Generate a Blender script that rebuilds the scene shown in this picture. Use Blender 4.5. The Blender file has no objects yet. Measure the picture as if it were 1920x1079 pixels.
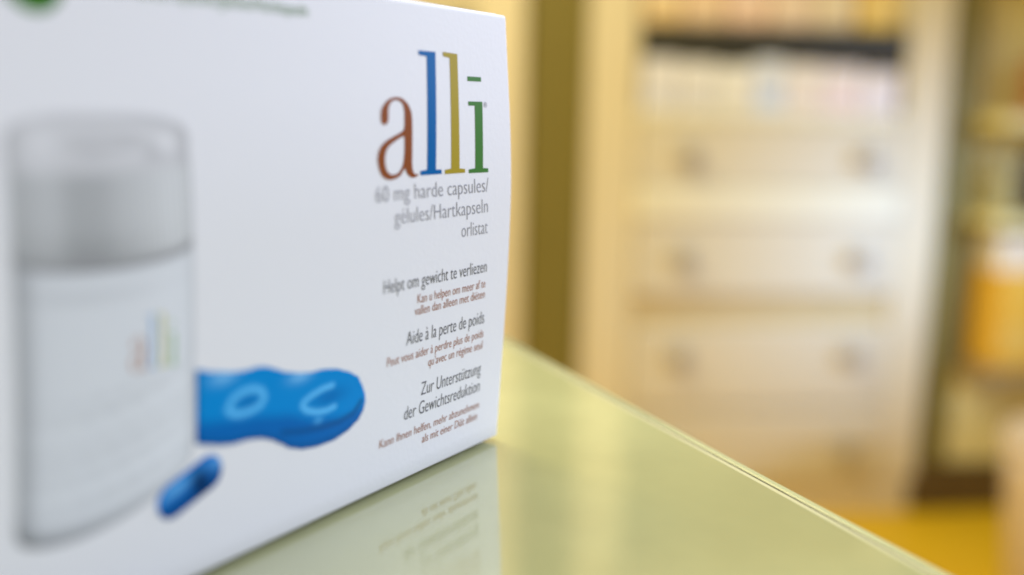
import bpy, bmesh, math, random
from math import radians, sin, cos, pi, sqrt, exp
from mathutils import Matrix, Vector

scene = bpy.context.scene
COL = scene.collection

# ------------------------------------------------------------------ camera
PITCH, ROLL, CAM_H = 0.1743, 0.0183, 0.09
fw = Vector((0, cos(PITCH), -sin(PITCH)))
u0 = Vector((0, sin(PITCH), cos(PITCH)))
r0 = Vector((1, 0, 0))
rt = r0 * cos(ROLL) + u0 * sin(ROLL)
up = u0 * cos(ROLL) - r0 * sin(ROLL)
cam_data = bpy.data.cameras.new('camera')
cam = bpy.data.objects.new('camera', cam_data)
COL.objects.link(cam)
m3 = Matrix((rt, up, -fw)).transposed()
cam.matrix_world = Matrix.Translation((0, 0, CAM_H)) @ m3.to_4x4()
cam_data.sensor_width = 36.0
cam_data.lens = 35.34
cam_data.clip_start = 0.005
cam_data.clip_end = 60
cam_data.dof.use_dof = True
cam_data.dof.focus_distance = 0.250
cam_data.dof.aperture_fstop = 3.5
scene.camera = cam

# ------------------------------------------------------------------ light
world = bpy.data.worlds.new('World')
scene.world = world
world.use_nodes = True
bgn = world.node_tree.nodes['Background']
bgn.inputs[0].default_value = (1.0, 0.92, 0.76, 1)
bgn.inputs[1].default_value = 0.31


def area(name, loc, target, sx, sy, power, color):
    l = bpy.data.lights.new(name, 'AREA')
    l.shape = 'RECTANGLE'
    l.size, l.size_y = sx, sy
    l.energy = power
    l.color = color
    o = bpy.data.objects.new(name, l)
    COL.objects.link(o)
    o.location = loc
    o.rotation_euler = (Vector(target) - Vector(loc)).to_track_quat('-Z', 'Y').to_euler()
    return o


area('window_light', (0.80, 0.64, 0.46), (-0.02, 0.20, 0.04), 0.45, 0.45, 15.0, (0.65, 0.74, 1.0))
area('counter_light', (-0.10, 0.48, 1.3), (0.02, 0.25, 0), 0.8, 0.6, 15.5, (0.97, 0.97, 1.0))
area('ceiling_light', (-0.50, 1.25, 1.25), (0.25, 1.9, -.4), 1.2, 0.9, 30, (1.0, 0.86, 0.46))


def spot(name, loc, target, power, color, size, blend, radius):
    l = bpy.data.lights.new(name, 'SPOT')
    l.energy, l.color, l.spot_size, l.spot_blend, l.shadow_soft_size = power, color, size, blend, radius
    o = bpy.data.objects.new(name, l)
    COL.objects.link(o)
    o.location = loc
    o.rotation_euler = (Vector(target) - Vector(loc)).to_track_quat('-Z', 'Y').to_euler()
    return o


spot('cabinet_cool_spot', (2.1, 0.7, 0.35), (0.87, 2.42, -0.24), 280, (0.34, 0.54, 1.0), radians(24), 0.9, 0.30)  # added spot without a visible source, cools only the cabinet's right side

vs = scene.view_settings
vs.view_transform = 'Standard'
vs.look = 'None'
vs.exposure = 0.0
vs.gamma = 1.0
vs.use_curve_mapping = False
scene.cycles.use_denoising = True
scene.cycles.filter_width = 2.0
scene.cycles.max_bounces = 8


# ------------------------------------------------------------------ helpers
def lin(c):
    return tuple(((v / 255) / 12.92 if v / 255 <= 0.04045 else ((v / 255 + 0.055) / 1.055) ** 2.4) for v in c)


def mat(name, color, rough=0.5, spec=0.5, coat=0.0, noise=0.0, scale=40.0, bump=0.0, bscale=300.0, ior=1.45, metal=0.0):
    m = bpy.data.materials.new(name)
    m.use_nodes = True
    nt = m.node_tree
    p = nt.nodes['Principled BSDF']
    p.inputs['Base Color'].default_value = (*color, 1)
    p.inputs['Roughness'].default_value = rough
    p.inputs['Specular IOR Level'].default_value = spec
    p.inputs['IOR'].default_value = ior
    p.inputs['Coat Weight'].default_value = coat
    p.inputs['Metallic'].default_value = metal
    tc = nt.nodes.new('ShaderNodeTexCoord')
    if noise > 0:
        n = nt.nodes.new('ShaderNodeTexNoise')
        n.inputs['Scale'].default_value = scale
        n.inputs['Detail'].default_value = 4
        nt.links.new(tc.outputs['Object'], n.inputs['Vector'])
        mx = nt.nodes.new('ShaderNodeMix')
        mx.data_type = 'RGBA'
        mx.inputs[6].default_value = (*[min(1, c * (1 + noise)) for c in color], 1)
        mx.inputs[7].default_value = (*[c * (1 - noise) for c in color], 1)
        nt.links.new(n.outputs['Fac'], mx.inputs[0])
        nt.links.new(mx.outputs[2], p.inputs['Base Color'])
    if bump > 0:
        n2 = nt.nodes.new('ShaderNodeTexNoise')
        n2.inputs['Scale'].default_value = bscale
        n2.inputs['Detail'].default_value = 3
        nt.links.new(tc.outputs['Object'], n2.inputs['Vector'])
        b = nt.nodes.new('ShaderNodeBump')
        b.inputs['Strength'].default_value = bump
        b.inputs['Distance'].default_value = 0.001
        nt.links.new(n2.outputs['Fac'], b.inputs['Height'])
        nt.links.new(b.outputs['Normal'], p.inputs['Normal'])
    return m


def print_mat(name):
    """ink colours of a printed picture, stored per vertex"""
    m = bpy.data.materials.new(name)
    m.use_nodes = True
    nt = m.node_tree
    p = nt.nodes['Principled BSDF']
    a = nt.nodes.new('ShaderNodeVertexColor')
    a.layer_name = 'ink'
    nt.links.new(a.outputs['Color'], p.inputs['Base Color'])
    p.inputs['Roughness'].default_value = 0.31
    p.inputs['Specular IOR Level'].default_value = 0.05
    return m


def tag(o, label=None, cat=None, group=None, kind=None):
    if label: o['label'] = label
    if cat: o['category'] = cat
    if group: o['group'] = group
    if kind: o['kind'] = kind
    return o


def empty(name, loc=(0, 0, 0), rz=0.0):
    e = bpy.data.objects.new(name, None)
    e.empty_display_size = 0.05
    COL.objects.link(e)
    e.location = loc
    e.rotation_euler = (0, 0, rz)
    return e


def link(name, me, m=None, parent=None, smooth=False):
    o = bpy.data.objects.new(name, me)
    COL.objects.link(o)
    if m is not None:
        me.materials.append(m)
    if parent is not None:
        o.parent = parent
    if smooth:
        for p in me.polygons:
            p.use_smooth = True
    return o


def bm_obj(name, bm, m, parent=None, smooth=False):
    bmesh.ops.recalc_face_normals(bm, faces=bm.faces)
    me = bpy.data.meshes.new(name)
    bm.to_mesh(me)
    bm.free()
    return link(name, me, m, parent, smooth)


def box_bm(x0, x1, y0, y1, z0, z1, bev=0.0, seg=2, bm=None):
    b = bmesh.new()
    bmesh.ops.create_cube(b, size=1)
    for v in b.verts:
        v.co = Vector(((x0 + x1) / 2 + v.co.x * (x1 - x0), (y0 + y1) / 2 + v.co.y * (y1 - y0), (z0 + z1) / 2 + v.co.z * (z1 - z0)))
    if bev > 0:
        bmesh.ops.bevel(b, geom=list(b.edges), offset=bev, segments=seg, affect='EDGES', profile=0.5)
    return b


def box(name, x0, x1, y0, y1, z0, z1, m, parent=None, bev=0.0):
    return bm_obj(name, box_bm(x0, x1, y0, y1, z0, z1, bev), m, parent)


def lathe(name, prof, m, parent=None, seg=32, axis='Z', loc=(0, 0, 0)):
    bm = bmesh.new()
    rings = []
    for r, z in prof:
        ring = []
        for k in range(seg):
            a = 2 * pi * k / seg
            p = (r * cos(a), r * sin(a), z)
            if axis == 'Y':
                p = (p[0], -p[2], p[1])
            ring.append(bm.verts.new((p[0] + loc[0], p[1] + loc[1], p[2] + loc[2])))
        rings.append(ring)
    for a, b in zip(rings, rings[1:]):
        for k in range(seg):
            bm.faces.new((a[k], a[(k + 1) % seg], b[(k + 1) % seg], b[k]))
    bm.faces.new(rings[0])
    bm.faces.new(rings[-1])
    return bm_obj(name, bm, m, parent, True)


# ------------------------------------------------------------------ materials
M_CARD = mat('white_card', (0.80, 0.80, 0.81), rough=0.5, spec=0.1, bump=0.05, bscale=900)
M_PRINT = print_mat('printed_picture')
M_GLASS = mat('olive_glass', (0.345, 0.350, 0.165), rough=0.05, spec=0.5, ior=3.0, noise=0.26, scale=16, bump=0.006, bscale=30)


def worn_glass(m):
    """fingermarks and fine scratches: uneven gloss, a few hairlines"""
    nt = m.node_tree
    p = nt.nodes['Principled BSDF']
    tc = nt.nodes.new('ShaderNodeTexCoord')
    sm = nt.nodes.new('ShaderNodeTexNoise')
    sm.inputs['Scale'].default_value = 38
    sm.inputs['Detail'].default_value = 6
    nt.links.new(tc.outputs['Object'], sm.inputs['Vector'])
    mr = nt.nodes.new('ShaderNodeMapRange')
    mr.inputs['From Min'].default_value = .35
    mr.inputs['From Max'].default_value = .7
    mr.inputs['To Min'].default_value = .05
    mr.inputs['To Max'].default_value = .14
    nt.links.new(sm.outputs['Fac'], mr.inputs['Value'])
    mp = nt.nodes.new('ShaderNodeMapping')
    mp.inputs['Scale'].default_value = (6, 420, 1)
    m0 = nt.nodes.new('ShaderNodeMapping')
    m0.inputs['Rotation'].default_value = (0, 0, -1.20)
    nt.links.new(tc.outputs['Object'], m0.inputs['Vector'])
    nt.links.new(m0.outputs['Vector'], mp.inputs['Vector'])
    sc = nt.nodes.new('ShaderNodeTexNoise')
    sc.inputs['Scale'].default_value = 1.6
    sc.inputs['Detail'].default_value = 2
    nt.links.new(mp.outputs['Vector'], sc.inputs['Vector'])
    m2 = nt.nodes.new('ShaderNodeMapRange')
    m2.inputs['From Min'].default_value = .665
    m2.inputs['From Max'].default_value = .73
    m2.inputs['To Max'].default_value = .10
    nt.links.new(sc.outputs['Fac'], m2.inputs['Value'])
    ad = nt.nodes.new('ShaderNodeMath')
    ad.operation = 'ADD'
    nt.links.new(mr.outputs['Result'], ad.inputs[0])
    nt.links.new(m2.outputs['Result'], ad.inputs[1])
    nt.links.new(ad.outputs['Value'], p.inputs['Roughness'])


worn_glass(M_GLASS)
M_BEVEL = mat('polished_glass_edge', (0.50, 0.49, 0.28), rough=0.2, spec=0.5, ior=2.2)
M_TRIM = mat('pale_green_trim', (0.36, 0.38, 0.20), rough=0.2, spec=0.6)
M_GAP = mat('dark_joint', (0.06, 0.05, 0.02), rough=0.8)
M_COUNTER = mat('counter_wood', (0.35, 0.26, 0.10), rough=0.5, noise=0.12, scale=6)
M_FLOOR = mat('ochre_floor', (0.86, 0.55, 0.015), rough=0.45, noise=0.10, scale=3)
M_WALL = mat('olive_wall', (0.42, 0.32, 0.12), rough=0.7, noise=0.05, scale=2)
M_CREAM = mat('cream_paint', (0.80, 0.70, 0.47), rough=0.45, noise=0.03, scale=4)
M_DRAWER = mat('cream_drawer_paint', (0.75, 0.67, 0.48), rough=0.45, noise=0.03, scale=4)
M_RAILL = mat('lit_rail_paint', (0.88, 0.82, 0.60), rough=0.4)  # paler tint holds the light caught by the protruding rail
M_RAILG = mat('shaded_rail_gold', (0.68, 0.54, 0.27), rough=0.5, noise=0.08, scale=9)  # deeper gold holds the shade on the recessed rail
M_KNOB = mat('grey_knob_metal', (0.46, 0.41, 0.33), rough=0.45, metal=0.2)
M_SHELF = mat('shaded_shelf_wood', (0.045, 0.042, 0.027), rough=0.5, noise=0.1, scale=8)  # dark wood fascia; colour and board height also hold the underside's shade
M_OLIVE = mat('olive_panel_wood', (0.205, 0.165, 0.030), rough=0.55, noise=0.10, scale=5)
M_SHADE_PLINTH = mat('shade_and_plinth_brown', (0.13, 0.08, 0.022), rough=0.6)  # brown put in for floor shade along the wall; also colours the counter plinth

# ------------------------------------------------------------------ setting: floor and back wall
CAB = Vector((1.05868752, 2.43160647, -0.9))          # foot of the drawer cabinet, front right
CA = radians(7)
EX = Vector((cos(CA), sin(CA), 0))
EY = Vector((-sin(CA), cos(CA), 0))


def wallpt(x, y, z=0.0):
    """a point in the frame of the furniture wall: x along it, y into it, z above the floor"""
    return CAB + EX * (x - 0.88 - 0.02) + EY * y + Vector((0, 0, z))


fl = box('floor', -3, 4, -1.5, 5.5, -1.0, -0.9, M_FLOOR)
tag(fl, kind='structure')
root_w = wallpt(0, 0.47, 0)
bw = box('back_wall', -3.5, 3.0, 0, 0.1, 0.001, 2.6, M_WALL)
bw.location = root_w
bw.rotation_euler.z = CA
tag(bw, kind='structure')

# ------------------------------------------------------------------ glass counter
E1 = Vector((0.0262, 0.334, 0))
E2 = Vector((0.0903, 0.189, 0))
ed = (E2 - E1).normalized()                     # along the visible edge, towards the camera
ca = math.atan2(ed.y, ed.x)
counter = empty('glass_counter', (E1.x, E1.y, -0.9), ca)   # local x along the edge, local y towards the far (drawer) side
tag(counter, 'olive yellow glass topped counter that the white carton stands on', 'counter')
X0, X1, YW = -0.36, 0.62, -0.62
T = 0.9
W_TRIM, W_GAP, W_BEV = 0.0034, 0.0010, 0.0016


def prism(name, prof, x0, x1, m, parent):
    """extrude a (y, z) profile along local x"""
    bm = bmesh.new()
    a = [bm.verts.new((x0, y, z)) for y, z in prof]
    b = [bm.verts.new((x1, y, z)) for y, z in prof]
    n = len(prof)
    for k in range(n):
        bm.faces.new((a[k], a[(k + 1) % n], b[(k + 1) % n], b[k]))
    bm.faces.new(a)
    bm.faces.new(b)
    return bm_obj(name, bm, m, parent)


yb = -W_TRIM - W_GAP
pane = prism('glass_pane', [(YW, T - .008), (YW, T), (yb - W_BEV, T), (yb - W_BEV, T - .008)], X0, X1, M_GLASS, counter)
prism('polished_bevel', [(yb - W_BEV, T - .008), (yb - W_BEV, T), (yb, T - .00022), (yb, T - .008)], X0, X1, M_BEVEL, pane)
prism('dark_joint', [(yb, T - .012), (yb, T - .0005), (-W_TRIM, T - .0005), (-W_TRIM, T - .012)], X0, X1, M_GAP, counter)
prism('edge_trim', [(-W_TRIM, T - .03), (-W_TRIM, T - .0004), (-W_TRIM + .0004, T - .0001), (-.0012, T - .0003), (-.0004, T - .0008), (0, T - .0018), (0, T - .03)], X0, X1, M_TRIM, counter)
box('counter_panel', X0 + .02, X1 - .02, YW + .02, -.02, 0.08, T - .0125, M_COUNTER, counter, 0.003)
box('counter_plinth', X0 + .05, X1 - .05, YW + .05, -.06, 0.001, 0.078, M_SHADE_PLINTH, counter)

# ------------------------------------------------------------------ furniture wall: drawer cabinets


def make_cabinet():
    c = empty('drawer_cabinet')
    D, HT = 0.42, 1.95
    box('stile', 0, .115, 0, .03, 0.092, HT, M_CREAM, c, .004)
    box('stile', .762, .868, 0, .03, 0.092, HT, M_CREAM, c, .004)
    box('side_panel', .003, .023, .032, D, 0.092, HT, M_CREAM, c)
    box('side_panel', .845, .865, .032, D, 0.092, HT, M_CREAM, c)
    box('back_panel', .024, .844, D - .02, D, 0.092, HT, M_CREAM, c)
    box('plinth', .01, .86, .012, D, 0.001, 0.09, M_CREAM, c, .003)
    box('rail', .117, .760, .004, .03, .276, .292, M_CREAM, c, .002)
    box('shaded_rail', .117, .760, .012, .03, .492, .562, M_RAILG, c, .002)
    box('lit_rail', .117, .760, -.018, .03, .745, .822, M_RAILL, c, .006)
    box('counter_board', .117, .760, -.012, D - .022, .972, .996, M_RAILL, c, .004)
    box('shelf', .117, .760, .006, D - .022, 1.117, 1.190, M_SHELF, c, .003)
    box('cornice', -.01, .878, -.02, D, HT + .002, HT + .06, M_CREAM, c, .008)
    for z0, z1, zk in ((.094, .274, .178), (.294, .490, .420), (.564, .743, .657), (.824, .970, .895)):
        d = box('drawer', .119, .758, -.010, .028, z0, z1, M_DRAWER, c, .006)
        for xk in (.232, .664):
            lathe('knob', [(.010, 0), (.010, .010), (.017, .014), (.024, .022), (.025, .029), (.018, .035), (.006, .037)],
                  M_KNOB, d, 20, 'Y', (xk, -.010, zk))
    return c


def copy_tree(o, parent=None):
    c = o.copy()
    COL.objects.link(c)
    c.parent = parent
    for ch in list(o.children):
        copy_tree(ch, c)
    return c


cab = make_cabinet()
cab.location = wallpt(0, 0)
cab.rotation_euler.z = CA
tag(cab, 'cream drawer cabinet with round grey knobs behind the counter', 'cabinet', 'cream cabinets along the wall')
cab2 = copy_tree(cab)
cab2.location = wallpt(-.141 - .872, 0)
tag(cab2, 'cream cabinet mostly hidden behind the white carton', 'cabinet', 'cream cabinets along the wall')


def pilaster(x0, x1, label):
    p = empty('pilaster', wallpt(x0, 0), CA)
    w = x1 - x0
    box('panel', 0.002, w - .002, .012, .40, .122, 2.0, M_OLIVE, p, .004)
    box('floor_shade_strip', 0.001, w - .001, .002, .40, .001, .120, M_SHADE_PLINTH, p, .003)  # dark strip in place of the floor shade at the pilaster's foot
    box('capital', -.004, w + .004, .002, .40, 2.002, 2.05, M_OLIVE, p, .004)
    tag(p, label, 'pilaster', 'olive pilasters between the cabinets')


pilaster(-.139, -.001, 'wide dark olive pilaster between the carton and the drawer cabinet')
pilaster(.871, .955, 'narrow dark olive pilaster on the right of the drawer cabinet')

# open shelf unit at the right
su = empty('open_shelf_unit', wallpt(.957, 0), CA)
tag(su, 'tan open shelf unit at the right edge holding an orange pack', 'shelf')
M_TAN = mat('tan_shelf_wood', (0.86, 0.75, 0.33), rough=0.5, noise=0.06, scale=5)
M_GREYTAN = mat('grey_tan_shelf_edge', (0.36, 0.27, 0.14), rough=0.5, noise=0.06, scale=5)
box('back_panel', 0, .75, .10, .12, .001, 2.0, M_TAN, su)
box('side_panel', .73, .75, 0, .098, .001, 2.0, M_TAN, su)
box('front_panel', 0.002, .728, .02, .04, .122, .362, M_TAN, su, .003)
box('floor_shade_strip', 0.002, .728, .004, .05, .001, .120, M_SHADE_PLINTH, su, .002)  # floor shade continued as a dark strip below the shelf unit
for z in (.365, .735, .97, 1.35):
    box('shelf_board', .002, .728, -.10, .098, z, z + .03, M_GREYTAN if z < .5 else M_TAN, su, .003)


def pack(name, x, y, z, w, d, h, col, label, band=None, rz=0.0, cat='pack', group=None, bz=(.15, .45), rough=.45):
    """a folding carton: body with soft edges, a tuck flap line and a printed band on its front"""
    o = empty(name, wallpt(x, y, z), CA + rz)
    m = mat(name + '_card', col, rough=rough, noise=0.04, scale=30)
    box('carton_body', -w / 2, w / 2, 0, d, 0, h - .0012, m, o, min(.0025, d * .1))
    box('tuck_flap', -w / 2 + .001, w / 2 - .001, .001, d - .001, h - .0010, h, m, o)
    if band:
        mb = mat(name + '_print', band, rough=.45)
        box('printed_band', -w / 2 + .003, w / 2 - .003, -.0006, -.0001, h * bz[0], h * bz[1], mb, o)
    tag(o, label, cat, group)
    return o


random.seed(4)
G1 = 'packs standing under the dark shelf'
low = [(.165, .078, .118, (.86, .85, .90), (.74, .74, .80), 'lavender white medicine pack standing leftmost under the dark shelf'),
       (.252, .082, .112, (.90, .89, .90), (.70, .68, .66), 'greyish white medicine pack standing second from left under the dark shelf'),
       (.345, .090, .106, (.94, .93, .88), (.80, .76, .62), 'ivory medicine pack standing third from left under the dark shelf'),
       (.430, .070, .122, (.84, .88, .94), (.66, .74, .86), 'pale blue medicine pack standing fourth from left under the dark shelf'),
       (.512, .082, .112, (.94, .88, .82), (.82, .70, .60), 'pale peach medicine pack standing fifth from left under the dark shelf'),
       (.603, .088, .108, (.94, .86, .85), (.86, .66, .64), 'pale pink medicine pack standing second from right under the dark shelf'),
       (.695, .082, .098, (.94, .88, .90), (.80, .74, .78), 'pinkish white medicine pack standing rightmost under the dark shelf')]
for i, (x, w, h, c1, c2, lab) in enumerate(low):
    pack('medicine_pack', x, -.008 + .015 * random.random(), .9964, w, .06, h, c1, lab, c2, random.uniform(-.06, .06), 'pack', G1, (.12, .42))
G2 = 'packs standing on the dark shelf'
upp = [(.170, .085, .14, (.90, .66, .34), (.9, .75, .5), 'golden tan pack standing leftmost on the dark shelf'),
       (.270, .095, .12, (.95, .70, .46), (.9, .7, .5), 'orange pack standing second from left on the dark shelf'),
       (.372, .090, .15, (.95, .68, .52), (.9, .72, .62), 'salmon pink pack standing third from left on the dark shelf'),
       (.475, .095, .13, (.95, .75, .58), (.9, .75, .6), 'pale peach pack standing third from right on the dark shelf'),
       (.580, .095, .15, (.95, .78, .52), (.9, .8, .6), 'cream yellow pack standing second from right on the dark shelf'),
       (.688, .090, .13, (.96, .68, .16), (.9, .7, .3), 'bright amber pack standing rightmost on the dark shelf')]
for i, (x, w, h, c1, c2, lab) in enumerate(upp):
    pack('medicine_pack', x, .008 + .015 * random.random(), 1.1904, w, .07, h, c1, lab, c2, random.uniform(-.06, .06), 'pack', G2, (.3, .6))

# things on the right shelf
pack('orange_pack', 1.105, -.085, .3954, .21, .12, .235, (.95, .56, .06), 'large orange pack on the lowest board of the open shelf', (.95, .62, .12), .03, 'pack')
pack('cream_pack', 1.095, -.07, .6310, .20, .10, .085, (.95, .84, .62), 'flat cream pack lying on top of the orange pack', (.9, .78, .56), -.03, 'pack')
pack('red_pack', 1.145, -.05, 1.0004, .13, .09, .135, (.48, .19, .06), 'red brown pack on the upper board of the open shelf', (.6, .3, .1), .05, 'pack')
M_BOT = mat('dark_bottle_plastic', (.055, .045, .055), rough=.3)
M_BCAP = mat('dark_cap_plastic', (.09, .07, .07), rough=.4)
db = empty('dark_bottle', wallpt(1.09, -.02, .7654), CA)
lathe('bottle_body', [(.030, 0), (.036, .004), (.037, .09), (.034, .11), (.018, .126), (.016, .138)], M_BOT, db)
lathe('bottle_cap', [(.019, .139), (.020, .142), (.020, .165), (.017, .169)], M_BCAP, db)
tag(db, 'dark purple brown bottle standing on the middle board of the open shelf', 'bottle')

# rounded beige bin on the floor
M_BIN = mat('beige_bin_plastic', (.72, .60, .48), rough=.45, noise=.04, scale=6)
bn = empty('waste_bin', (1.135, 1.9, -.9))
lathe('bin_body', [(.105, .0005), (.112, .006), (.140, .30), (.146, .345)], M_BIN, bn, 40)
lathe('bin_lid', [(.150, .346), (.152, .352), (.146, .375), (.118, .396), (.06, .408), (.01, .411)], M_BIN, bn, 40)
tag(bn, 'rounded beige bin standing on the ochre floor at lower right', 'bin')

# ------------------------------------------------------------------ the white medicine carton
BH, BW, BD = 113.6, 152.0, 58.0       # mm
carton = empty('medicine_carton', (-0.00336629, 0.26719473, 0.0004), radians(90 - 32.54038588))
tag(carton, 'large white medicine carton with colourful serif logo and printed bottle on the glass counter', 'carton')


# how far the front panel bows out (mm) at each height
BOW = [(0, 0), (19, 1.2), (40, 2.45), (57, 3.15), (71, 3.38), (85, 2.85), (100, 1.75), (BH, .75)]


def bulge(z):
    z = min(max(z, 0), BH)
    for i in range(len(BOW) - 1):
        if z <= BOW[i + 1][0]:
            break
    (z0, b0), (z1, b1) = BOW[i], BOW[i + 1]
    zp, bp_ = BOW[i - 1] if i else (z0 - (z1 - z0), b0 - (b1 - b0))
    zn, bn_ = BOW[i + 2] if i + 2 < len(BOW) else (z1 + (z1 - z0), b1 + (b1 - b0))
    t, h = (z - z0) / (z1 - z0), z1 - z0
    m0, m1 = (b1 - bp_) / (z1 - zp) * h, (bn_ - b0) / (zn - z0) * h
    return (2 * t ** 3 - 3 * t * t + 1) * b0 + (t ** 3 - 2 * t * t + t) * m0 + (3 * t * t - 2 * t ** 3) * b1 + (t ** 3 - t * t) * m1


def fp(s, z, off=0.0):
    """front panel: s mm left of the right corner, z mm up, off mm proud of the card"""
    s -= (1.57 - .0072 * s) * (3.6 * sin(pi * z / BH) - bulge(z))      # the print sits a touch to the right where the card is flatter
    return (-s * .001, -(bulge(z) + off) * .001, z * .001)


# body: rounded rectangular section, front panel bowed outwards
bm = bmesh.new()
rings = []
R = 0.7
levels = [(0.0, .69), (0.02, .69), (0.90, .62), (0.95, .3), (1.05, .12), (1.3, 0.0)] + [(1.3 + (BH - 2.5) * k / 28, 0.0) for k in range(1, 28)] + [(BH - 1.0, 0.0), (BH - .72, 0.0), (BH - .5, .05), (BH - .22, .22), (BH - .05, .5), (BH, R)]
for z, ins in levels:
    b = bulge(z) - (6.0 if z < .92 else 0)
    ring = []
    fx = [BW - R, BW - R - .4] + [BW - R - (BW - 2 * R) * k / 20 for k in range(1, 20)] + [R + .4, R]
    pts = []
    for k, s in enumerate(fx):
        pts.append((-s, -b + ins))
    for a in (22.5, 45, 67.5):
        pts.append((-R + (R - ins) * sin(radians(a)), -b + R - (R - ins) * cos(radians(a))))
    pts.append((-ins, -b + R))
    pts.append((-ins, BD - R))
    pts.append((-R, BD - ins))
    pts.append((-BW + R, BD - ins))
    pts.append((-BW + ins, BD - R))
    pts.append((-BW + ins, -b + R))
    for a in (67.5, 45, 22.5):
        pts.append((-BW + R - (R - ins) * sin(radians(a)), -b + R - (R - ins) * cos(radians(a))))
    rings.append([bm.verts.new((x * .001, y * .001, z * .001)) for x, y in pts])
for a, b in zip(rings, rings[1:]):
    n = len(a)
    for k in range(n):
        bm.faces.new((a[k], a[(k + 1) % n], b[(k + 1) % n], b[k]))
bm.faces.new(rings[0])
bm.faces.new(rings[-1])
body = bm_obj('carton_body', bm, M_CARD, carton, True)
box('top_flap', -.1505, -.0015, .0015, .0565, .11368, .11398, M_CARD, carton)
box('tuck_tab', .00005, .00035, .004, .054, .006, .108, M_CARD, carton)

# ---- lettering -----------------------------------------------------------
INK_BLACK = mat('black_ink', lin((82, 82, 88)), rough=.45, spec=.05)
INK_GREY = mat('grey_ink', lin((150, 150, 156)), rough=.45, spec=.05)
INK_BROWN = mat('brown_ink', lin((166, 108, 84)), rough=.45, spec=.05)
INK_GREEN = mat('green_ink', lin((78, 130, 62)), rough=.45, spec=.05)
INK_GDISC = mat('leaf_green_ink', lin((62, 118, 36)), rough=.45, spec=.05)
INK_A = mat('logo_brown_ink', lin((140, 76, 34)), rough=.4, spec=.05)
INK_L1 = mat('logo_blue_ink', lin((0, 96, 160)), rough=.4, spec=.05)
INK_L2 = mat('logo_mustard_ink', lin((168, 148, 44)), rough=.4, spec=.05)
INK_I = mat('logo_green_ink', lin((70, 122, 54)), rough=.4, spec=.05)


def wrap(me, place, off):
    """cut a flat mesh into short bands and lay it on the bowed panel; place maps (x, y) to (s, z)"""
    bm = bmesh.new()
    bm.from_mesh(me)
    for v in bm.verts:
        s, z = place(v.co.x, v.co.y)
        v.co = Vector((s, z, 0))
    zs = [v.co.y for v in bm.verts]
    z = math.ceil(min(zs) / 2.0) * 2.0
    while z < max(zs):
        bmesh.ops.bisect_plane(bm, geom=list(bm.verts) + list(bm.edges) + list(bm.faces), plane_co=(0, z, 0), plane_no=(0, 1, 0), dist=1e-5)
        z += 2.0
    for v in bm.verts:
        v.co = Vector(fp(v.co.x, v.co.y, off))
    for f in bm.faces:
        f.normal_update()
        if f.normal.y > 0:
            f.normal_flip()
    out = bpy.data.meshes.new('print')
    bm.to_mesh(out)
    bm.free()
    return out


def curve_mesh(cu):
    o = bpy.data.objects.new('tmp', cu)
    COL.objects.link(o)
    dg = bpy.context.evaluated_depsgraph_get()
    dg.update()
    me = bpy.data.meshes.new_from_object(o.evaluated_get(dg))
    bpy.data.objects.remove(o)
    return me


def text_line(name, txt, s_left, s_right, zbase, size, m, off=.06, bold=0.0):
    cu = bpy.data.curves.new(name, 'FONT')
    cu.body = txt
    cu.size = size
    cu.resolution_u = 3
    cu.offset = bold
    me = curve_mesh(cu)
    xs = [v.co.x for v in me.vertices]
    x0, x1 = min(xs), max(xs)
    k = (s_left - s_right) / (x1 - x0)
    return link(name, wrap(me, lambda x, y: (s_left - (x - x0) * k, zbase + y), off), m, carton)


def poly_mesh(loops):
    cu = bpy.data.curves.new('outline', 'CURVE')
    cu.dimensions = '2D'
    cu.fill_mode = 'BOTH'
    for lp in loops:
        sp = cu.splines.new('POLY')
        sp.points.add(len(lp) - 1)
        for p, (x, y) in zip(sp.points, lp):
            p.co = (x, y, 0, 1)
        sp.use_cyclic_u = True
    return curve_mesh(cu)


def smooth_loop(pts, n=5):
    out = []
    N = len(pts)
    for i in range(N):
        p0, p1, p2, p3 = (pts[(i + k - 1) % N] for k in range(4))
        for j in range(n):
            t = j / n
            out.append(tuple(0.5 * ((2 * b) + (-a + c) * t + (2 * a - 5 * b + 4 * c - d) * t * t + (-a + 3 * b - 3 * c + d) * t ** 3)
                             for a, b, c, d in zip(p0, p1, p2, p3)))
    return out


A_OUT = [(51.9, 86.6), (51.9, 88.1), (51.3, 89.7), (49.8, 91.0), (48.2, 91.75), (46.2, 92.05), (44.2, 91.8), (42.3, 90.7), (41.3, 89.2), (41.0, 87.5), (41.15, 84.7), (41.5, 80.5), (41.75, 77.4), (41.6, 75.8), (41.0, 74.9), (39.9, 74.9), (40.0, 74.4), (41.3, 74.1), (42.6, 74.3), (43.8, 75.1), (44.5, 76.3), (45.3, 75.5), (46.5, 74.6), (48.2, 74.1), (50.3, 74.0), (52.2, 74.7), (53.3, 76.1), (53.8, 78.0), (53.6, 79.6), (52.7, 81.1), (51.0, 82.3), (48.6, 83.25), (46.0, 84.1), (44.6, 84.7), (44.0, 85.5), (43.8, 86.8), (43.7, 88.9), (44.0, 90.3), (44.9, 91.1), (46.3, 91.4), (47.7, 91.1), (48.7, 90.3), (49.2, 89.1), (49.3, 87.5), (49.8, 86.4), (50.7, 86.0), (51.5, 86.2)]
A_IN = [(44.5, 83.45), (47.1, 82.55), (49.4, 81.5), (50.6, 80.4), (51.2, 78.9), (51.2, 77.3), (50.7, 75.95), (49.5, 75.15), (47.9, 75.1), (46.4, 75.7), (45.3, 76.9), (44.7, 78.5), (44.35, 80.6), (44.2, 82.7)]
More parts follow.
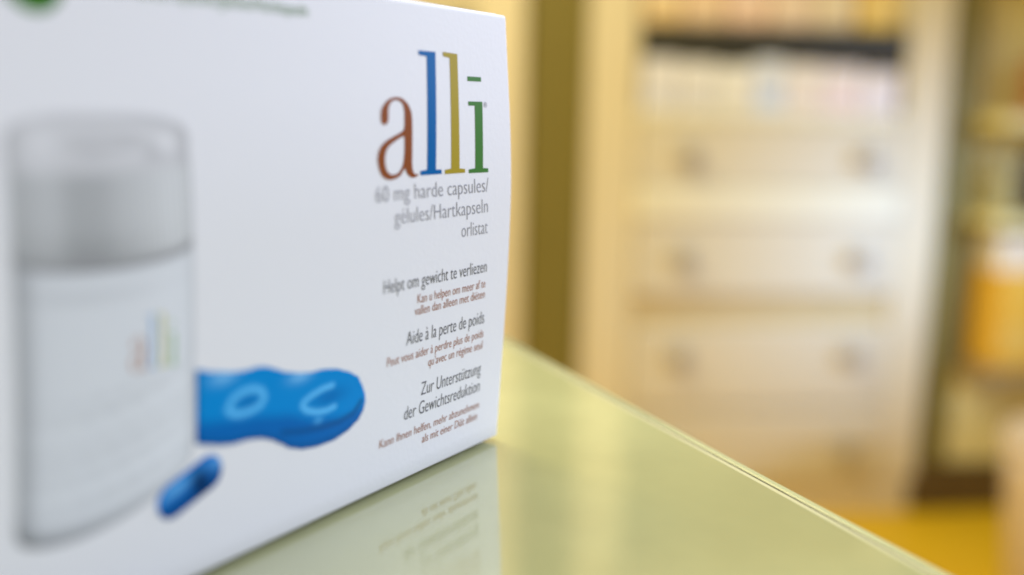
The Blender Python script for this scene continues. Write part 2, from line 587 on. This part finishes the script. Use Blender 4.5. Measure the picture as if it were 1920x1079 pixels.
L1 = [(37.1, 102.7), (30.6, 102.7), (32.9, 75.6), (30.7, 75.5), (30.7, 74.5), (38.9, 74.5), (38.9, 75.5), (36.3, 75.7), (34.1, 101.5), (37.1, 101.7)]
L2 = [(27.7, 102.9), (21.9, 102.7), (23.4, 75.5), (21.1, 75.3), (21.1, 74.4), (29.4, 74.4), (29.4, 75.4), (26.8, 75.6), (25.1, 101.6), (27.7, 101.9)]
I1 = [(18.5, 91.6), (12.4, 91.6), (13.3, 75.2), (11.0, 75.1), (11.0, 74.1), (19.5, 74.2), (19.5, 75.1), (16.7, 75.3), (15.8, 90.6), (18.5, 90.6)]
IBAR = [(18.3, 97.6), (12.4, 97.6), (12.45, 96.5), (18.3, 96.5)]


def logo(place, off, mats, parent):
    for nm, loops, m in (('logo_letter', [smooth_loop(A_OUT), smooth_loop(A_IN)], mats[0]), ('logo_letter', [L1], mats[1]),
                         ('logo_letter', [L2], mats[2]), ('logo_letter', [I1, IBAR], mats[3])):
        link(nm, wrap(poly_mesh(loops), place, off), m, parent)


logo(lambda x, y: (x, y), .06, (INK_A, INK_L1, INK_L2, INK_I), carton)
text_line('trademark_sign', '®', 11.9, 10.4, 90.2, 1.9, INK_GREY)

for txt, sl, sr, zb, size, m in (
        ('60 mg harde capsules/', 54.9, 11.0, 69.2, 5.2, INK_GREY),
        ('gélules/Hartkapseln', 48.7, 11.4, 63.9, 5.2, INK_GREY),
        ('orlistat', 22.9, 11.5, 58.5, 5.2, INK_GREY),
        ('Helpt om gewicht te verliezen', 52.5, 11.6, 48.4, 4.7, INK_BLACK),
        ('Kan u helpen om meer af te', 40.2, 11.9, 44.4, 3.2, INK_BROWN),
        ('vallen dan alleen met diëten', 41.1, 12.0, 41.6, 3.2, INK_BROWN),
        ('Aide à la perte de poids', 43.8, 11.7, 34.8, 4.9, INK_BLACK),
        ('Peut vous aider à perdre plus de poids', 50.6, 11.6, 31.0, 3.2, INK_BROWN),
        ('qu’avec un régime seul', 34.9, 11.7, 27.9, 3.2, INK_BROWN),
        ('Zur Unterstützung', 37.0, 11.6, 21.0, 4.9, INK_BLACK),
        ('der Gewichtsreduktion', 43.0, 11.4, 16.2, 4.9, INK_BLACK),
        ('Kann Ihnen helfen, mehr abzunehmen', 51.6, 11.0, 11.5, 3.1, INK_BROWN),
        ('als mit einer Diät allein', 35.1, 11.3, 8.4, 3.1, INK_BROWN),
        ('84 harde capsules/gélules/Hartkapseln', 116.0, 72.0, 107.2, 3.3, INK_GREEN)):
    text_line('printed_line', txt, sl, sr, zb, size, m, .06, (-.055 if size > 5 else -.04) if size > 4 else -.015)

disc = [(130.5 + 5.2 * cos(2 * pi * k / 48), 108.0 + 5.2 * sin(2 * pi * k / 48)) for k in range(48)]
link('printed_green_disc', wrap(poly_mesh([disc]), lambda x, y: (x, y), .06), INK_GDISC, carton)

# ---- printed pictures ----------------------------------------------------


def lerp_pts(pts, x):
    pts = sorted(pts)
    if x <= pts[0][0]: return pts[0][1]
    for (x0, y0), (x1, y1) in zip(pts, pts[1:]):
        if x <= x1:
            t = (x - x0) / (x1 - x0) if x1 > x0 else 0
            t = t * t * (3 - 2 * t) * .35 + t * .65
            return y0 + (y1 - y0) * t
    return pts[-1][1]


def sheet(name, nu, nv, pos, col, off, parent):
    verts, faces, cols = [], [], []
    for j in range(nv + 1):
        for i in range(nu + 1):
            s, z = pos(i / nu, j / nv)
            verts.append(fp(s, z, off))
            cols.append(col(s, z, i / nu, j / nv))
    for j in range(nv):
        for i in range(nu):
            a = j * (nu + 1) + i
            faces.append((a, a + 1, a + nu + 2, a + nu + 1))
    me = bpy.data.meshes.new(name)
    me.from_pydata(verts, [], faces)
    at = me.color_attributes.new('ink', 'FLOAT_COLOR', 'POINT')
    flat = []
    for c in cols:
        flat += [max(0, c[0]), max(0, c[1]), max(0, c[2]), 1.0]
    at.data.foreach_set('color', flat)
    return link(name, me, M_PRINT, parent)


def gs(x, c, w):
    return exp(-((x - c) / w) ** 2)


def mixc(a, b, t):
    t = min(max(t, 0), 1)
    return tuple(x + (y - x) * t for x, y in zip(a, b))


def seg_dist(px, py, pts):
    best = 1e9
    for (x0, y0), (x1, y1) in zip(pts, pts[1:]):
        dx, dy = x1 - x0, y1 - y0
        L = dx * dx + dy * dy
        t = 0 if L == 0 else min(1, max(0, ((px - x0) * dx + (py - y0) * dy) / L))
        best = min(best, sqrt((px - x0 - t * dx) ** 2 + (py - y0 - t * dy) ** 2))
    return best


CARDC = (0.80, 0.80, 0.81)


def edgeL(z): return 138.0 + (85 - z) * 0.035
def edgeR(z): return 104.2 + (85 - z) * 0.028


def bs(a, z): return edgeL(z) + (edgeR(z) - edgeL(z)) * (a + 1) / 2


def capbot(a): return 65.8 - 3.2 * sqrt(max(0, 1 - a * a)) - .3 * a


def captop(a): return 84.2 + 4.0 * (max(0, 1 - a ** 4)) ** .5


def capcol(s, z, u, v):
    a = 2 * u - 1
    front = 79.6 - 1.2 * sqrt(max(0, 1 - a * a))          # lower rim of the lid's top face
    g = lerp_pts([(-1, .60), (-.93, .44), (-.80, .50), (-.6, .54), (-.35, .43), (-.1, .44), (.2, .54), (.45, .60), (.75, .68), (.93, .64), (1, .50)], a)
    g *= 1.0 + .15 * sin(s * 2 * pi / 1.25)                  # ribs
    g *= 1 - .20 * gs(z, capbot(a) + 2.6, 3.0) * gs(a, -.2, .8)
    side = (g * .98, g * 1.0, g * 1.0)
    t = .62 - .10 * gs(a, -.15, .25) * gs(z, 81.2, .9) + .12 * gs(a, .72, .12) * gs(z, 83.0, 1.6) - .14 * gs(a, .55, .1) * gs(z, 81.8, 1.3) \
        - .06 * gs(z, captop(a) - .8, .7) - .09 * gs(a, .93, .07) + .04 * gs(a, -.7, .15) - .10 * gs(a, -1, .15)
    e = sqrt((a / .62) ** 2 + ((z - 83.4) / 2.3) ** 2)        # the round recess in the lid
    t += .07 * gs(e, 1, .28) - .05 * gs(e, .55, .35)
    top = (t, t, t * 1.01)
    c = mixc(side, top, (z - front) / 2.0 + .5)
    c = mixc((.27, .27, .275), c, (z - capbot(a)) / 2.4)
    return mixc(c, CARDC, (z - captop(a) + 1.2) / 1.2 * .6)


def bodybot(a): return 24.6 - 6.6 * sqrt(max(0, 1 - a * a)) + 2.2 * a


def bodycol(s, z, u, v):
    a = 2 * u - 1
    w = lerp_pts([(-1, .56), (-.95, .42), (-.86, .50), (-.76, .68), (-.5, .71), (.2, .73), (.7, .76), (.9, .75), (.955, .66), (1, .56)], a)
    dz = z - capbot(a)
    w *= 1 - .13 * gs(dz, -4.2, 1.2) * gs(a, -.3, .8) - .10 * gs(dz, -.3, 1.0)
    sag = z + 5.0 * sqrt(max(0, 1 - a * a)) - 2.0 * a       # lines that run round the label
    for zz, k in ((46.4, .10), (43.6, .17), (40.2, .10), (37.0, .15), (33.2, .12), (29.4, .15)):
        w *= 1 - k * gs(sag, zz, .9) * (.75 + .25 * sin(s * 1.3 + zz)) * gs(a, .1, .8)
    w *= 1 + .06 * gs(sag, 41.9, .8) + .06 * gs(sag, 31.3, .8)
    db = z - bodybot(a)
    w *= 1 - lerp_pts([(-1, .42), (-.8, .54), (-.4, .48), (.2, .34), (.7, .20), (1, .10)], a) * gs(db, .5, 2.1)
    c = (w * .97, w, w * 1.03)
    return c


bp = sheet('printed_bottle', 90, 150, lambda u, v: (lambda a: (lambda z: (bs(a, z), z))(bodybot(a) + (capbot(a) - bodybot(a)) * v))(2 * u - 1), bodycol, .05, carton)
sheet('printed_bottle_cap', 110, 90, lambda u, v: (lambda a: (lambda z: (bs(a, z), z))(capbot(a) + (captop(a) - capbot(a)) * v))(2 * u - 1), capcol, .05, bp)
PALE = (mat('pale_brown_ink', (.52, .30, .21), rough=.45, spec=.05), mat('pale_blue_ink', (.30, .48, .72), rough=.45, spec=.05),
        mat('pale_mustard_ink', (.64, .60, .24), rough=.45, spec=.05), mat('pale_green_ink', (.36, .54, .30), rough=.45, spec=.05))
logo(lambda x, y: (109.2 + (x - 11) * .222, 44.0 + (y - 74.2) * .335 + (x - 11) * .012), .10, PALE, bp)

# blue pill case
TOP = [(105.1, 42.0), (100.9, 40.7), (95.7, 39.6), (92.9, 39.3), (90.2, 39.4), (87.9, 39.0), (85.5, 38.0), (82.5, 36.7), (78.2, 35.6), (75.1, 35.1), (71.8, 35.0), (67.8, 34.3), (64.3, 33.0), (60.6, 31.1), (59.0, 28.7), (57.9, 26.4), (57.6, 24.6)]
BOT = [(105.1, 27.7), (102.1, 26.6), (98.6, 25.6), (95.9, 25.1), (92.6, 25.0), (89.2, 24.4), (86.2, 23.3), (83.8, 21.9), (80.6, 19.9), (76.8, 18.6), (72.5, 18.0), (67.4, 18.0), (63.3, 18.9), (59.9, 20.5), (58.2, 22.4), (57.6, 24.6)]
R1 = [(97.5, 32.6), (96.4, 34.3), (94.0, 35.2), (91.2, 35.3), (88.9, 34.2), (88.2, 32.7), (89.2, 31.4), (91.7, 30.8), (94.5, 30.8), (96.6, 31.5), (97.5, 32.6)]
R2 = [(68.6, 30.8), (71.6, 30.7), (74.8, 30.0), (77.2, 29.1), (77.6, 28.3), (76.3, 27.0), (73.3, 25.9), (70.3, 25.5), (67.7, 25.8)]
SEAM = [(83.0, 24.0), (77.7, 22.8), (71.1, 22.0), (66.0, 21.9), (61.5, 22.7), (59.1, 25.0)]
BL = dict(base=lin((0, 136, 208)), low=lin((0, 102, 178)), deep=lin((0, 74, 132)), hi=lin((104, 198, 250)), pale=lin((120, 190, 236)), dark=lin((0, 106, 178)))


def casecol(s, z, u, v):
    mid = lerp_pts([(105, 31.5), (92, 29.5), (82, 27.5), (74, 24.6), (64, 22.6), (57, 24)], s)
    c = mixc(BL['low'], BL['base'], (z - mid) / 2.4 + .5)
    c = mixc(c, BL['deep'], .75 * gs(seg_dist(s, z, SEAM), 0, .7))
    c = mixc(c, BL['deep'], .75 * (1 - min(1, v / .12)))
    c = mixc(c, BL['dark'], .8 * exp(-(((s - 92.6) / 3.0) ** 2 + ((z - 32.9) / 1.3) ** 2)))
    c = mixc(c, BL['dark'], .8 * exp(-(((s - 69.4) / 5.0) ** 2 + ((z - 28.4) / 1.8) ** 2)))
    c = mixc(c, BL['hi'], .85 * gs(seg_dist(s, z, R1), 0, .75))
    c = mixc(c, BL['hi'], .95 * gs(seg_dist(s, z, R2), 0, .60))
    c = mixc(c, BL['hi'], .55 * exp(-(((s - 72.6) / 1.2) ** 2 + ((z - 23.9) / .7) ** 2)))
    for ps, pz in ((98.6, 39.2), (78.4, 35.0)):
        c = mixc(c, BL['pale'], .85 * exp(-(((s - ps) / 3.2) ** 2 + ((z - pz) / 1.4) ** 2)))
    c = mixc(c, BL['deep'], .5 * gs(s, 105.1, .9))
    return c


sheet('printed_pill_case', 150, 60, lambda u, v: (lambda s: (s, lerp_pts(BOT, s) + (lerp_pts(TOP, s) - lerp_pts(BOT, s)) * v))(105.1 - 47.5 * u), casecol, .08, carton)


# blue capsule
cx, cz, ang, hl, rad = 106.1, 19.7, math.atan2(3.0, -8.5), 7.7, 3.55


def cappos(u, v):
    t = (2 * u - 1) * hl
    e = max(0, abs(t) - (hl - rad)) / rad
    r = rad * sqrt(max(0, 1 - min(1, e) ** 2))
    w = (2 * v - 1) * r
    return (cx + t * cos(ang) + w * sin(ang), cz + t * sin(ang) - w * cos(ang))


def capsulecol(s, z, u, v):
    c = mixc(lin((0, 58, 118)), lin((10, 112, 196)), v * 1.4)
    c = mixc(c, lin((110, 186, 238)), .85 * gs(v, .72, .15) * (.25 + .75 * gs(u, .32, .2)))
    c = mixc(c, lin((0, 30, 66)), .9 * gs(u, .64, .13) * gs(v, .42, .42))
    c = mixc(c, lin((110, 180, 235)), .6 * gs(u, .97, .10) * gs(v, .6, .3))
    return c


sheet('printed_capsule', 48, 20, cappos, capsulecol, .08, carton)
